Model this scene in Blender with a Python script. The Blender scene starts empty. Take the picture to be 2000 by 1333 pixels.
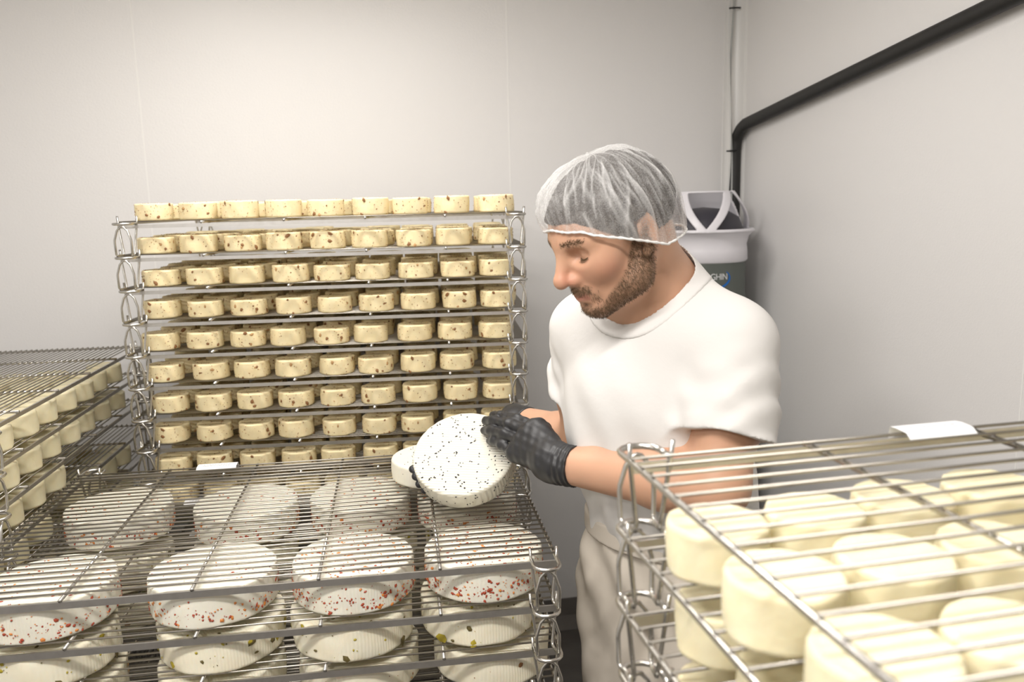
import bpy, bmesh, math, random
import numpy as np
from mathutils import Vector, Matrix
random.seed(7); RNG = np.random.default_rng(7)
S = bpy.context.scene
COL = S.collection
ZC = 1.66                                   # camera height above the floor

# ------------------------------------------------------------------ camera
FPX, PITCH, ROLL = 1590.0, 0.1678, -0.0244
cF = np.array([0, math.cos(PITCH), -math.sin(PITCH)]); cR0 = np.array([1., 0, 0]); cU0 = np.cross(cR0, cF)
cR = math.cos(ROLL)*cR0 + math.sin(ROLL)*cU0; cU = -math.sin(ROLL)*cR0 + math.cos(ROLL)*cU0
cam = bpy.data.cameras.new('camera'); camo = bpy.data.objects.new('camera', cam); COL.objects.link(camo)
M = Matrix.Identity(4)
for i in range(3):
    M[i][0], M[i][1], M[i][2] = cR[i], cU[i], -cF[i]
M[2][3] = ZC
camo.matrix_world = M
cam.sensor_width = 36; cam.lens = FPX*36/2000; cam.clip_start = .02
cam.dof.use_dof = True; cam.dof.focus_distance = 1.55; cam.dof.aperture_fstop = 4.5
S.camera = camo
def px(x, y, Y=None, Z=None):               # photo pixel -> point at depth Y or at height Z (world)
    v = cF + cR*(x-1000)/FPX + cU*(666.5-y)/FPX
    t = Y/v[1] if Y is not None else (Z-ZC)/v[2]
    p = v*t; return np.array([p[0], p[1], p[2]+ZC])

# ------------------------------------------------------------------ light and exposure
S.view_settings.view_transform = 'Standard'; S.view_settings.look = 'None'
S.view_settings.gamma = 1; S.view_settings.exposure = 0.1
try: S.view_settings.use_curve_mapping = False
except Exception: pass
W = bpy.data.worlds.new('world'); S.world = W; W.use_nodes = True
W.node_tree.nodes['Background'].inputs[0].default_value = (.9, .95, 1, 1)
W.node_tree.nodes['Background'].inputs[1].default_value = .3
def area(name, loc, aim, sx, sy, power, color=(1, .965, .925)):
    l = bpy.data.lights.new(name, 'AREA'); l.shape = 'RECTANGLE'; l.size = sx; l.size_y = sy; l.energy = power; l.color = color
    o = bpy.data.objects.new(name, l); COL.objects.link(o); o.location = loc
    o.rotation_euler = (Vector(aim)-Vector(loc)).to_track_quat('-Z', 'Y').to_euler(); return o
area('key_lamp_light', (-1.0, -.35, 2.36), (-.1, 1.9, 1.25), .26, .26, 12)
area('ceiling_lamp_light', (-.40, 1.8, 2.5), (-.40, 1.8, 0), 1.2, .14, 18.5)
area('rear_lamp_light', (-.35, .25, 2.5), (-.35, .25, 0), 1.2, .16, 35)

# ------------------------------------------------------------------ helpers
def tag(o, label=None, cat=None, group=None, kind=None):
    if label: o['label'] = label
    if cat: o['category'] = cat
    if group: o['group'] = group
    if kind: o['kind'] = kind
    return o
def link(o, parent=None):
    COL.objects.link(o)
    if parent is not None: o.parent = parent
    return o
def mesh(name, V, F, mat=None, smooth=True, mats=None, mi=None):
    me = bpy.data.meshes.new(name)
    V = np.asarray(V, float)
    me.from_pydata(V.tolist(), [], F if isinstance(F, list) else F.tolist())
    for m in (mats or [mat]): me.materials.append(m)
    if mi is not None: me.polygons.foreach_set('material_index', mi)
    me.polygons.foreach_set('use_smooth', [bool(smooth)]*len(me.polygons)); me.update(); return me
def ob(name, me, parent=None, loc=(0, 0, 0)):
    o = bpy.data.objects.new(name, me); o.location = loc; return link(o, parent)
def empty(name, loc=(0, 0, 0), rz=0):
    o = bpy.data.objects.new(name, None); o.location = loc; o.rotation_euler = (0, 0, rz); o.empty_display_size = .05; return link(o)
def copy_tree(o, parent=None):
    c = o.copy(); link(c, parent)
    if parent is not None: c.parent = parent
    for ch in list(o.children): copy_tree(ch, c)
    return c
class MB:
    def __init__(s): s.V = []; s.F = []
    def box(s, x0, x1, y0, y1, z0, z1):
        b = len(s.V)
        s.V += [(x, y, z) for x in (x0, x1) for y in (y0, y1) for z in (z0, z1)]
        s.F += [[b+i for i in f] for f in ((0, 1, 3, 2), (4, 6, 7, 5), (0, 4, 5, 1), (2, 3, 7, 6), (0, 2, 6, 4), (1, 5, 7, 3))]; return s
    def tube(s, pts, r, n=8, cap=True, closed=False):
        P = [np.array(p, float) for p in pts]; m = len(P); b = len(s.V); prev = None
        rr = r if hasattr(r, '__len__') else [r]*m
        for i in range(m):
            if closed: t = P[(i+1) % m]-P[i-1]
            else: t = P[min(i+1, m-1)]-P[max(i-1, 0)]
            t = t/(np.linalg.norm(t)+1e-12)
            if prev is None:
                a = np.array([0, 0, 1.]) if abs(t[2]) < .9 else np.array([1., 0, 0])
            else: a = prev
            u = a-t*(a@t); u /= np.linalg.norm(u); prev = u; w = np.cross(t, u)
            for k in range(n):
                an = 2*math.pi*k/n; s.V.append(tuple(P[i]+rr[i]*(math.cos(an)*u+math.sin(an)*w)))
        for i in range(m if closed else m-1):
            j = (i+1) % m
            for k in range(n):
                k2 = (k+1) % n; s.F.append([b+i*n+k, b+i*n+k2, b+j*n+k2, b+j*n+k])
        if cap and not closed:
            s.F.append([b+k for k in range(n)][::-1]); s.F.append([b+(m-1)*n+k for k in range(n)])
        return s
    def lathe(s, prof, n=32, c=(0, 0, 0)):
        b = len(s.V); m = len(prof)
        for r, z in prof:
            for k in range(n):
                a = 2*math.pi*k/n; s.V.append((c[0]+r*math.cos(a), c[1]+r*math.sin(a), c[2]+z))
        for i in range(m-1):
            for k in range(n):
                k2 = (k+1) % n; s.F.append([b+i*n+k, b+i*n+k2, b+(i+1)*n+k2, b+(i+1)*n+k])
        s.F.append([b+k for k in range(n)][::-1]); s.F.append([b+(m-1)*n+k for k in range(n)]); return s
    def me(s, name, mat, smooth=True, **k): return mesh(name, s.V, s.F, mat, smooth, **k)
def curve_pts(P, n=8):                       # Catmull-Rom through points
    P = [np.array(p, float) for p in P]; Q = [2*P[0]-P[1]]+P+[2*P[-1]-P[-2]]; out = []
    for i in range(1, len(Q)-2):
        for j in range(n):
            t = j/n; a, b, c, d = Q[i-1:i+3]
            out.append(.5*((2*b)+(c-a)*t+(2*a-5*b+4*c-d)*t*t+(3*b-a-3*c+d)*t**3))
    return out+[P[-1]]
def autosmooth(me, ang=40):
    try:
        bm = bmesh.new(); bm.from_mesh(me)
        for e in bm.edges:
            if len(e.link_faces) == 2 and e.calc_face_angle(0) > math.radians(ang): e.smooth = False
        bm.to_mesh(me); bm.free()
    except Exception: pass
    return me

# ------------------------------------------------------------------ materials
def material(name, color, rough=.5, metal=0, bump=None, spec=.5, sss=0, vary=None, vcol=None, sssr=(.006, .004, .0025)):
    m = bpy.data.materials.new(name); m.use_nodes = True; nt = m.node_tree; N = nt.nodes; L = nt.links
    b = N['Principled BSDF']; b.inputs['Base Color'].default_value = (*color, 1); b.inputs['Roughness'].default_value = rough
    b.inputs['Metallic'].default_value = metal; b.inputs['Specular IOR Level'].default_value = spec
    if sss:
        b.inputs['Subsurface Weight'].default_value = sss; b.inputs['Subsurface Radius'].default_value = sssr; b.inputs['Subsurface Scale'].default_value = 1
    tc = N.new('ShaderNodeTexCoord')
    if vary:                                # (scale, other colour, amount)
        n = N.new('ShaderNodeTexNoise'); n.inputs['Scale'].default_value = vary[0]; n.inputs['Detail'].default_value = 4
        L.new(tc.outputs['Object'], n.inputs['Vector'])
        r = N.new('ShaderNodeMapRange'); r.inputs[1].default_value = .35; r.inputs[2].default_value = .7; r.inputs[4].default_value = vary[2]
        L.new(n.outputs['Fac'], r.inputs[0])
        x = N.new('ShaderNodeMix'); x.data_type = 'RGBA'; x.inputs[6].default_value = (*color, 1); x.inputs[7].default_value = (*vary[1], 1)
        L.new(r.outputs[0], x.inputs[0]); L.new(x.outputs[2], b.inputs['Base Color'])
    if vcol:
        a = N.new('ShaderNodeVertexColor'); a.layer_name = vcol; L.new(a.outputs[0], b.inputs['Base Color'])
    if bump:                                # list of (kind, scale, strength, distance)
        last = None
        for kind, sc, st, di in bump:
            if kind == 'noise':
                n = N.new('ShaderNodeTexNoise'); n.inputs['Scale'].default_value = sc; n.inputs['Detail'].default_value = 5; out = n.outputs['Fac']
            elif kind == 'voronoi':
                n = N.new('ShaderNodeTexVoronoi'); n.inputs['Scale'].default_value = sc; out = n.outputs['Distance']
            else:
                n = N.new('ShaderNodeTexWave'); n.inputs['Scale'].default_value = sc; n.inputs['Distortion'].default_value = .6; n.inputs['Detail'].default_value = 1
                n.bands_direction = 'Y' if kind == 'wavey' else 'X'; out = n.outputs['Fac']
            L.new(tc.outputs['Object'], n.inputs['Vector'])
            bp = N.new('ShaderNodeBump'); bp.inputs['Strength'].default_value = st; bp.inputs['Distance'].default_value = di
            L.new(out, bp.inputs['Height'])
            if last: L.new(last.outputs[0], bp.inputs['Normal'])
            last = bp
        L.new(last.outputs[0], b.inputs['Normal'])
    return m
m_wall = material('white_wall_panel', (.84, .825, .815), .36, bump=[('noise', 160, .22, .002), ('noise', 420, .2, .001)])
m_seam = material('panel_joint', (.90, .89, .87), .5)
m_trimw = material('white_plastic_trim', (.82, .81, .79), .35)
m_floor = material('dark_resin_floor', (.10, .09, .08), .5, vary=(6, (.14, .13, .115), 1), bump=[('noise', 90, .2, .002)])
m_base = material('dark_cove', (.16, .145, .13), .5, vary=(8, (.19, .175, .16), 1))
m_ceil = material('white_ceiling', (.8, .79, .78), .6, bump=[('noise', 100, .1, .001)])
m_steel = material('stainless_steel', (.62, .60, .56), .26, 1, bump=[('noise', 300, .04, .0005)])
m_wire = material('dull_wire', (.37, .345, .305), .36, 1, bump=[('noise', 200, .1, .0006)])
m_rail = material('brushed_rail', (.64, .62, .59), .40, 1, vary=(60, (.54, .52, .49), .6))
m_ivory = material('ivory_cheese', (.82, .755, .53), .55, sss=.3, vary=(35, (.80, .70, .44), .6), bump=[('noise', 120, .25, .002), ('noise', 420, .2, .0008)], spec=.35)
m_nutc = material('cream_cheese', (.89, .77, .49), .6, sss=.2, vary=(45, (.86, .70, .40), .6), bump=[('noise', 110, .35, .002), ('noise', 380, .25, .0008)], spec=.3)
m_wheel = material('white_cheese', (.80, .775, .67), .5, sss=.25, vary=(25, (.79, .74, .60), .6), bump=[('noise', 70, .25, .002), ('wavey', 62, .22, .0009)], spec=.35)
m_wheelg = material('creamy_wheel', (.85, .805, .65), .5, sss=.25, vary=(25, (.88, .80, .60), .7), bump=[('noise', 60, .35, .0025), ('wavey', 62, .28, .0009)], spec=.35)
m_held = material('ribbed_white_cheese', (.78, .755, .65), .5, sss=.1, vary=(30, (.77, .73, .60), .6), bump=[('wavey', 52, .8, .0016), ('wavex', 12, .15, .001), ('noise', 200, .25, .001)], spec=.35)
m_red = material('red_flake', (.36, .055, .02), .5); m_org = material('orange_flake', (.62, .22, .05), .5)
m_nut = material('walnut_piece', (.27, .125, .045), .6); m_nutl = material('light_walnut', (.50, .29, .12), .6)
m_pist = material('pistachio_piece', (.42, .33, .03), .5); m_pistd = material('dark_pistachio', (.13, .10, .03), .5)
m_seed = material('black_seed', (.02, .02, .025), .45)
m_paper = material('white_paper', (.86, .86, .86), .7); m_ink = material('grey_ink', (.22, .22, .26), .8)
m_rubber = material('black_insulation', (.018, .017, .016), .55, bump=[('noise', 150, .2, .001)])
m_cable = material('white_cable', (.70, .70, .68), .45); m_cableg = material('grey_cable', (.42, .43, .42), .45)
m_tie = material('black_tie', (.015, .015, .015), .5)
m_skin = material('skin', (.6, .35, .24), .48, vcol='tone', sss=.15, sssr=(.008, .003, .0015), bump=[('noise', 500, .12, .0006)], spec=.4)
m_shirt = material('white_jersey', (.75, .73, .705), .85, bump=[('noise', 22, .22, .006), ('noise', 900, .12, .0005)], spec=.2)
m_trous = material('beige_cotton', (.62, .56, .48), .85, bump=[('noise', 14, .15, .006), ('noise', 800, .15, .0005)], spec=.2)
m_glove = material('black_nitrile', (.022, .022, .024), .45, bump=[('noise', 40, .15, .002), ('noise', 260, .12, .0006)], spec=.5)
m_hair = material('dark_hair', (.045, .034, .026), .6, bump=[('noise', 120, .9, .004), ('noise', 500, .6, .0015)], spec=.3)
m_strand = material('beard_hair', (.12, .072, .038), .6, spec=.3)
m_grey = material('grey_drum', (.105, .118, .105), .45, bump=[('noise', 200, .06, .0006)])
m_wplast = material('white_plastic', (.80, .78, .82), .35)
m_violet = material('hole_shade', (.045, .042, .055), .5)  # near-black colour painting the shade down the drum's hole
m_txt = material('white_print', (.72, .73, .74), .5); m_blue = material('blue_print', (.0, .13, .48), .4)
m_cast = material('caster_rubber', (.05, .05, .05), .6)
def net_material():
    m = bpy.data.materials.new('hairnet_gauze'); m.use_nodes = True; nt = m.node_tree; N = nt.nodes; L = nt.links
    N.remove(N['Principled BSDF']); out = N['Material Output']
    d = N.new('ShaderNodeBsdfDiffuse'); d.inputs[0].default_value = (.92, .91, .9, 1)
    tl = N.new('ShaderNodeBsdfTranslucent'); tl.inputs[0].default_value = (.92, .91, .9, 1)
    ms = N.new('ShaderNodeMixShader'); ms.inputs[0].default_value = .35; L.new(d.outputs[0], ms.inputs[1]); L.new(tl.outputs[0], ms.inputs[2])
    tr = N.new('ShaderNodeBsdfTransparent'); mx = N.new('ShaderNodeMixShader')
    tc = N.new('ShaderNodeTexCoord'); n = N.new('ShaderNodeTexNoise'); n.inputs['Scale'].default_value = 520; n.inputs['Detail'].default_value = 6
    n2 = N.new('ShaderNodeTexNoise'); n2.inputs['Scale'].default_value = 38; n2.inputs['Detail'].default_value = 3
    for q in (n, n2): L.new(tc.outputs['Object'], q.inputs['Vector'])
    at = N.new('ShaderNodeVertexColor'); at.layer_name = 'tone'
    r = N.new('ShaderNodeMapRange'); r.inputs[1].default_value = .38; r.inputs[2].default_value = .66; r.inputs[3].default_value = .09; r.inputs[4].default_value = .28
    L.new(n.outputs['Fac'], r.inputs[0])
    r2 = N.new('ShaderNodeMapRange'); r2.inputs[1].default_value = .4; r2.inputs[2].default_value = .7; r2.inputs[4].default_value = .12
    L.new(n2.outputs['Fac'], r2.inputs[0])
    s1 = N.new('ShaderNodeMath'); s1.operation = 'ADD'; L.new(r.outputs[0], s1.inputs[0]); L.new(r2.outputs[0], s1.inputs[1])
    s2 = N.new('ShaderNodeMath'); s2.operation = 'ADD'; s2.use_clamp = True; L.new(s1.outputs[0], s2.inputs[0]); L.new(at.outputs[0], s2.inputs[1])
    L.new(s2.outputs[0], mx.inputs[0]); L.new(tr.outputs[0], mx.inputs[1]); L.new(ms.outputs[0], mx.inputs[2]); L.new(mx.outputs[0], out.inputs[0])
    return m
m_net = net_material(); m_band = material('elastic_band', (.86, .84, .82), .8, bump=[('noise', 300, .5, .001)])

# ------------------------------------------------------------------ the room
A = .19; wx = np.array([math.cos(A), math.sin(A)]); wn = np.array([-math.sin(A), math.cos(A)])   # along the back wall / out through it
CORNER = np.array([.867, 3.144])
def wall_box(name, p0, p1, z0, z1, th, mat, parent=None, kind='structure'):
    p0, p1 = np.array(p0), np.array(p1); d = (p1-p0)/np.linalg.norm(p1-p0); n = np.array([-d[1], d[0]])*th
    V = [(*q, z) for z in (z0, z1) for q in (p0, p1, p1+n, p0+n)]
    F = [[0, 3, 2, 1], [4, 5, 6, 7], [0, 1, 5, 4], [1, 2, 6, 5], [2, 3, 7, 6], [3, 0, 4, 7]]
    o = ob(name, mesh(name, V, F, mat, False), parent)
    if parent is None: tag(o, kind=kind)
    return o
HC = 2.66; LW, RD = 3.3, 4.6
cBR = CORNER; cBL = CORNER-wx*LW; cFR = CORNER-wn*RD; cFL = cBL-wn*RD
wb = wall_box('wall_back', cBL+wn*.004, cBR+wn*.004, 0, HC, .1, m_seam)
wr = wall_box('wall_right', cBR+wx*.004, cFR+wx*.004, 0, HC, .1, m_seam)
wl = wall_box('wall_left', cFL, cBL, 0, HC, .1, m_wall); wf = wall_box('wall_front', cFR, cFL, 0, HC, .1, m_wall)
tag(wb, 'white wall of tall smooth panels behind the tall rack', kind='structure'); tag(wr, 'white panelled wall carrying the black pipe', kind='structure')
def panels(parent, org, d, n, cuts):
    for a, b in zip(cuts[:-1], cuts[1:]):
        p0 = org+d*(a+.0015); p1 = org+d*(b-.0015); q = .006
        V = [(*(e), z) for z in (.0, HC) for e in (p0, p1, p1+n*q, p0+n*q)]
        sp = org+d*b; V2 = [(*(e), z) for z in (.0, HC) for e in (sp-d*.0022-n*.0012, sp+d*.0022-n*.0012, sp+d*.0022+n*.003, sp-d*.0022+n*.003)]
        if b != cuts[-1]: ob('joint_strip', mesh('joint_strip', V2, [[0, 3, 2, 1], [4, 5, 6, 7], [0, 1, 5, 4], [1, 2, 6, 5], [2, 3, 7, 6], [3, 0, 4, 7]], m_seam, False), parent)
        ob('panel', mesh('panel', V, [[0, 3, 2, 1], [4, 5, 6, 7], [0, 1, 5, 4], [1, 2, 6, 5], [2, 3, 7, 6], [3, 0, 4, 7]], m_wall, False), parent)
s0 = ((np.array([.008, 2.979])-CORNER)@wx); s1 = s0-1.223
panels(wb, CORNER, wx, wn, [-LW, s1, s0, 0])
t0 = np.linalg.norm(np.array([1.133, 1.764])-CORNER)
panels(wr, CORNER, -wn, wx, [0, t0, t0+1.2, t0+2.4, RD])
fl = MB(); 
V = [(*cBL, 0), (*cBR, 0), (*cFR, 0), (*cFL, 0)]; V += [(x, y, -.1) for x, y, z in V]
BF = [[0, 3, 2, 1], [4, 5, 6, 7], [0, 1, 5, 4], [1, 2, 6, 5], [2, 3, 7, 6], [3, 0, 4, 7]]
tag(ob('floor', mesh('floor', V, BF, m_floor, False)), kind='structure')
V = [(*cBL, HC), (*cBR, HC), (*cFR, HC), (*cFL, HC)]; V += [(x, y, HC+.1) for x, y, z in V]
tag(ob('ceiling', mesh('ceiling', V, BF, m_ceil, False)), kind='structure')
def cove(name, p0, p1, n_in):
    prof = [(0, .11), (.006, .11), (.008, .04), (.02, .012), (.05, .002), (.05, 0), (0, 0)]
    V = [(*(p+n_in*a), z) for p in (p0, p1) for a, z in prof]; k = len(prof)
    F = [[i, (i+1) % k, k+(i+1) % k, k+i] for i in range(k)]+[list(range(k))[::-1], [k+i for i in range(k)]]
    tag(ob(name, mesh(name, V, F, m_base, False)), kind='structure')
cove('baseboard_back', cBL, cBR, -wn); cove('baseboard_right', cBR-wn*.05, cFR, -wx); cove('baseboard_left', cFL, cBL-wn*.05, wx)
# corner trim: a coved strip from floor to ceiling
pr = []
for k in range(9):
    a = math.pi/2*k/8; pr.append((-.052+.044*math.sin(a), -.052+.044*math.cos(a)))     # (along wx, along wn)
pr = [(-.062, 0), (-.062, -.006)]+[(-.052+.046*(1-math.cos(math.pi/2*k/8)), -.006-.046*math.sin(math.pi/2*k/8)) for k in range(9)]+[(0, -.062), (0, 0)]
V = [(*(CORNER+wx*a+wn*b), z) for z in (.11, HC) for a, b in pr]; k = len(pr)
tag(ob('trim_1', autosmooth(mesh('trim', V, [[i, (i+1) % k, k+(i+1) % k, k+i] for i in range(k)]+[list(range(k))[::-1], [k+i for i in range(k)]], m_trimw))), 'white coved strip closing the corner of the two walls', kind='structure')

# lamps of the room (out of frame)
lt = empty('ceiling_lamp', (-.35, .25, 2.52)); tag(lt, 'long white ceiling lamp farther from the tall rack', 'lamp')
ob('housing', MB().box(-.64, .64, -.09, .09, 0, .06).me('housing', m_trimw, False), lt)
ob('mounting_stem', MB().box(-.02, .02, -.02, .02, .06, .14).me('stem', m_trimw, False), lt)
lt = empty('ceiling_lamp', (-.40, 1.8, 2.52)); tag(lt, 'long white ceiling lamp close to the tall rack', 'lamp')
ob('housing', MB().box(-.64, .64, -.09, .09, 0, .06).me('housing', m_trimw, False), lt)
ob('mounting_stem', MB().box(-.02, .02, -.02, .02, .06, .14).me('stem', m_trimw, False), lt)
lt = empty('hanging_lamp', (-1.0, -.35, 2.4)); tag(lt, 'square white lamp hanging by a stem from the ceiling', 'lamp')
ob('housing', MB().box(-.15, .15, -.15, .15, .03, .07).me('housing', m_trimw, False), lt)
ob('mounting_stem', MB().box(-.015, .015, -.015, .015, .07, HC-2.4).me('stem', m_trimw, False), lt)

# pipe on the wall
def rwall(dist, z, off): return np.array([*(CORNER-wn*dist-wx*off), z])
pp = [rwall(.045, .11+.5, .03), rwall(.045, 1.3, .03), rwall(.045, 1.78, .03)]
bend = [rwall(.046, 1.83, .03), rwall(.055, 1.875, .03), rwall(.085, 1.905, .03), rwall(.12, 1.921, .03)]
run = [rwall(.12+.2*i, 1.921+.0245*i, .03) for i in range(1, 16)]
tag(ob('insulated_pipe', MB().tube([pp[0], pp[1], pp[2]]+curve_pts(bend, 5)+run, .021, 14).me('pipe', m_rubber)), 'black foam-insulated pipe bending up along the white wall', 'pipe')
for j, (mm, off, lab) in enumerate([(m_cable, .0, 'thin white cable running down the wall corner'), (m_cableg, .012, 'thin grey cable beside the white one in the corner')]):
    pts = [np.array([*(CORNER-wx*(.064+.006*math.sin(i*1.3+j)-off*.8)-wn*(.058+.004*math.sin(i*.9+2*j))), .5+i*.16]) for i in range(14)]
    o = ob('cable', MB().tube(curve_pts(pts, 4), .0035, 8).me('cable', mm)); tag(o, lab, 'cable')
    if j == 0:
        for z in (1.83, 2.33):
            c = np.array([*(CORNER-wx*.06-wn*.058), z])
            ob('cable_tie', MB().tube([c+np.array([-.012, -.004, 0]), c+np.array([0, -.01, 0]), c+np.array([.014, -.006, .001]), c+np.array([.03, .0, .002])], .003, 6).me('tie', m_tie), o)

# ------------------------------------------------------------------ wire trays
TW, TD = 1.0, .647
ORD = ['first', 'second', 'third', 'fourth', 'fifth', 'sixth', 'seventh', 'eighth', 'ninth', 'tenth', 'eleventh', 'twelfth', 'thirteenth', 'fourteenth', 'fifteenth', 'sixteenth', 'seventeenth', 'eighteenth', 'nineteenth']
def tray_parts(nw, rw, h):
    d = {}
    d['wire'] = MB().tube([(-.502, 0, 0), (0, 0, 0), (.502, 0, 0)], rw, 8).me('wire', m_wire)
    g = MB()
    for i in range(nw): g.tube([(-.502, wv(i, nw), 0), (.502, wv(i, nw), 0)], rw, 6)
    d['grid'] = g.me('wire_grid', m_wire)
    rz = -rw-.0032
    d['rod'] = MB().tube([(0, -.004, rz), (0, TD/2, rz), (0, TD+.004, rz)], .0032, 10).me('crossbar', m_steel)
    e = []
    for s in (0, 1):
        f = (lambda v: v) if s == 0 else (lambda v: TD-v)
        arc = [(-.044, f(.002))] + [(-.044, f(-.02))] + [(-.022-.022*math.cos(a), f(-.024-.020*math.sin(a))) for a in np.linspace(0, math.pi, 9)] + [(0, f(-.02))]
        e.append(arc)
    pts = [(a, b, rz) for a, b in e[0]]+[(0, TD/2, rz)]+[(a, b, rz) for a, b in e[1][::-1]]
    d['end'] = MB().tube(pts, .0034, 10).me('end_rod', m_steel)
    zt = rz-.0032
    d['rail'] = MB().box(-.498, .498, -.002, .002, zt-(.0115 if nw < 40 else .0085), zt).me('rail', m_rail, False)
    # leg: one bent wire, feet on the loop of the tray beneath
    zf = -h+.0008; out = .034
    half = [(-.0235, .006, .014), (-.0215, .003, -.01), (-.0135, -.001, zf+.008), (-.0135, -.004, zf), (-.0150, -.02, zf), (-.0178, -out+.003, zf), (-.0188, -out, zf+.004), (-.0195, -out-.001, -.60*h), (-.0190, -out-.001, -.52*h), (-.0125, -out, -.26*h), (-.0085, -out, rz-.012), (-.0045, -out, rz-.0075)]
    pts = half+[(0, -out, rz-.0065)]+[(-a, b, c) for a, b, c in half[::-1]]
    d['leg'] = MB().tube(pts, .0027, 8).me('leg', m_steel)
    d['meta'] = (nw, rw, zt)
    return d
def wv(i, nw): return .012+(TD-.024)*i/(nw-1)
def make_tray(T, wires, nm='wire_tray'):
    nw, rw, zt = T['meta']
    t = empty(nm)
    if wires:
        for i in range(nw):
            o = ob('wire', T['wire'], t, (0, wv(i, nw), 0))
    else: tag(ob('wire_grid', T['grid'], t), kind='stuff')
    for u in (-.3, -.1, .1, .3): ob('crossbar', T['rod'], t, (u, 0, 0))
    for s in (-1, 1):
        o = ob('end_rod', T['end'], t, (.5*s, 0, 0)); o.scale = (s, 1, 1)
    ob('rail', T['rail'], t, (0, 0, 0)); ob('rail', T['rail'], t, (0, TD, 0))
    for s in (-1, 1):
        for e in (0, 1):
            o = ob('leg', T['leg'], t, (.478*s, 0 if e == 0 else TD, 0)); o.scale = (1, 1 if e == 0 else -1, 1)
    return t
def dolly(x, y, rz, z, lab):
    t = empty('rack_dolly', (x, y, 0), rz); tag(t, lab, 'dolly')
    f = MB()
    f.box(-.51, .51, -.045, -.015, z-.035, z); f.box(-.51, .51, TD+.015, TD+.045, z-.035, z)
    f.box(-.51, -.48, -.02, TD+.02, z-.033, z-.004); f.box(.48, .51, -.02, TD+.02, z-.033, z-.004)
    ob('frame', f.me('frame', m_rail, False), t)
    c = MB(); R = min(.05, (z-.035)*.45); c.tube([(-.012, 0, R), (.012, 0, R)], R, 18)
    c2 = MB(); c2.box(-.018, .018, -.02, .02, R*2+.003, z-.035); c2.box(-.018, -.014, -.012, .012, R*.8, R*2+.003); c2.box(.014, .018, -.012, .012, R*.8, R*2+.003)
    cm = c.me('caster_wheel', m_cast); cf = c2.me('caster_fork', m_rail, False)
    for u in (-.47, .47):
        for v in (0, TD):
            o = ob('caster_fork', cf, t, (u, v, 0)); ob('caster_wheel', cm, o)
RACKS = {   # centre of the front rail x, y, top tray z, yaw, pitch of trays, wires, trays, trays seen, phrase
 'tall': (-.4604, 2.0574, ZC-.0225, .0813, 0.0817, 44, .0014, 18, 11, 'of the tall rack against the back wall'),
 'wheel': (-.4277, 1.2471, ZC-.598, .1377, .0819, 30, .0018, 11, 5, 'of the low rack of large wheels'),
 'plain': (.7405, .2697, ZC-.2564, .211, .0848, 24, .0018, 15, 5, 'of the rack in front of the man'),
 'side': (0, 0, ZC-.40, 0, .082, 46, .0013, 13, 6, 'of the rack set lengthwise beside the tall one')}
# lengthwise rack: its long rail on the +x side runs along depth
dirv = np.array([-.131, .9914]); nrm = np.array([.9914, .131])
pc = np.array([-1.005, 1.656])+dirv*.3+np.array([-.032, .0])     # centre of its visible long rail
sx, sy, syaw = pc[0], pc[1], math.atan2(dirv[1], dirv[0])         # local x along depth, local y to -X
RACKS['side'] = (sx, sy)+(ZC-.40, syaw, 0.082, 44, .0017, 13, 6, 'of the rack set lengthwise beside the tall one')
def rack_pt(rk, u, v, k, dz=0):
    x, y, z, a, h = RACKS[rk][:5]; c, s = math.cos(a), math.sin(a)
    return np.array([x+u*c-v*s, y+u*s+v*c, z-k*h+dz])
JIT = {}
for rk, (x, y, z, a, h, nw, rw, n, seen, phrase) in RACKS.items():
    T = tray_parts(nw, rw, h); p1 = p2 = None
    for k in range(n):
        if k < seen:
            t = make_tray(T, True) if p1 is None else copy_tree(p1); p1 = p1 or t
        else:
            t = make_tray(T, False) if p2 is None else copy_tree(p2); p2 = p2 or t
        j = (random.uniform(-.002, .002) if k else 0, random.uniform(-.002, .002) if k else 0); JIT[rk, k] = j
        t.location = (x+j[0], y+j[1], z-k*h); t.rotation_euler = (0, 0, a)
        nm = 'topmost' if k == 0 else ORD[k]+' from top'
        tag(t, f'stainless wire tray, {nm} {phrase}', 'tray', 'stacked wire trays '+phrase)
    dolly(x, y, a, z-(n-1)*h-h-.004, f'wheeled steel dolly under the stack {phrase}')

# ------------------------------------------------------------------ cheeses
def wheel_mesh(name, R, H, mat, seed, n=44, edge=.006, rough=.0011):
    r = random.Random(seed); ph = [(r.uniform(0, 6.3), r.randint(2, 9), r.uniform(.2, 1)) for _ in range(7)]
    prof = [(0.0005, 0), (R*.5, 0), (R-edge, 0), (R-edge*.3, edge*.3), (R, edge), (R, edge*1.6), (R+.0006, H*.35), (R+.0006, H*.65), (R, H-edge*1.6), (R, H-edge), (R-edge*.3, H-edge*.3), (R-edge, H), (R-edge*1.7, H), (R*.8, H), (R*.45, H), (.0005, H)]
    V = []; F = []; m = len(prof)
    for i, (q, z) in enumerate(prof):
        for k in range(n):
            a = 2*math.pi*k/n
            dr = sum(w*math.sin(f*a+p+z*60) for p, f, w in ph)*rough*.45+r.uniform(-1, 1)*rough*.35
            dz = r.uniform(-1, 1)*rough*.5 if (0 < i < m-1 and z > H*.5) else 0
            V.append(((q+dr*(q/R))*math.cos(a), (q+dr*(q/R))*math.sin(a), z+dz))
    for i in range(m-1):
        for k in range(n):
            k2 = (k+1) % n; F.append([i*n+k, i*n+k2, (i+1)*n+k2, (i+1)*n+k])
    F.append(list(range(n))[::-1]); F.append([(m-1)*n+k for k in range(n)])
    return mesh(name, V, F, mat)
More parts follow.
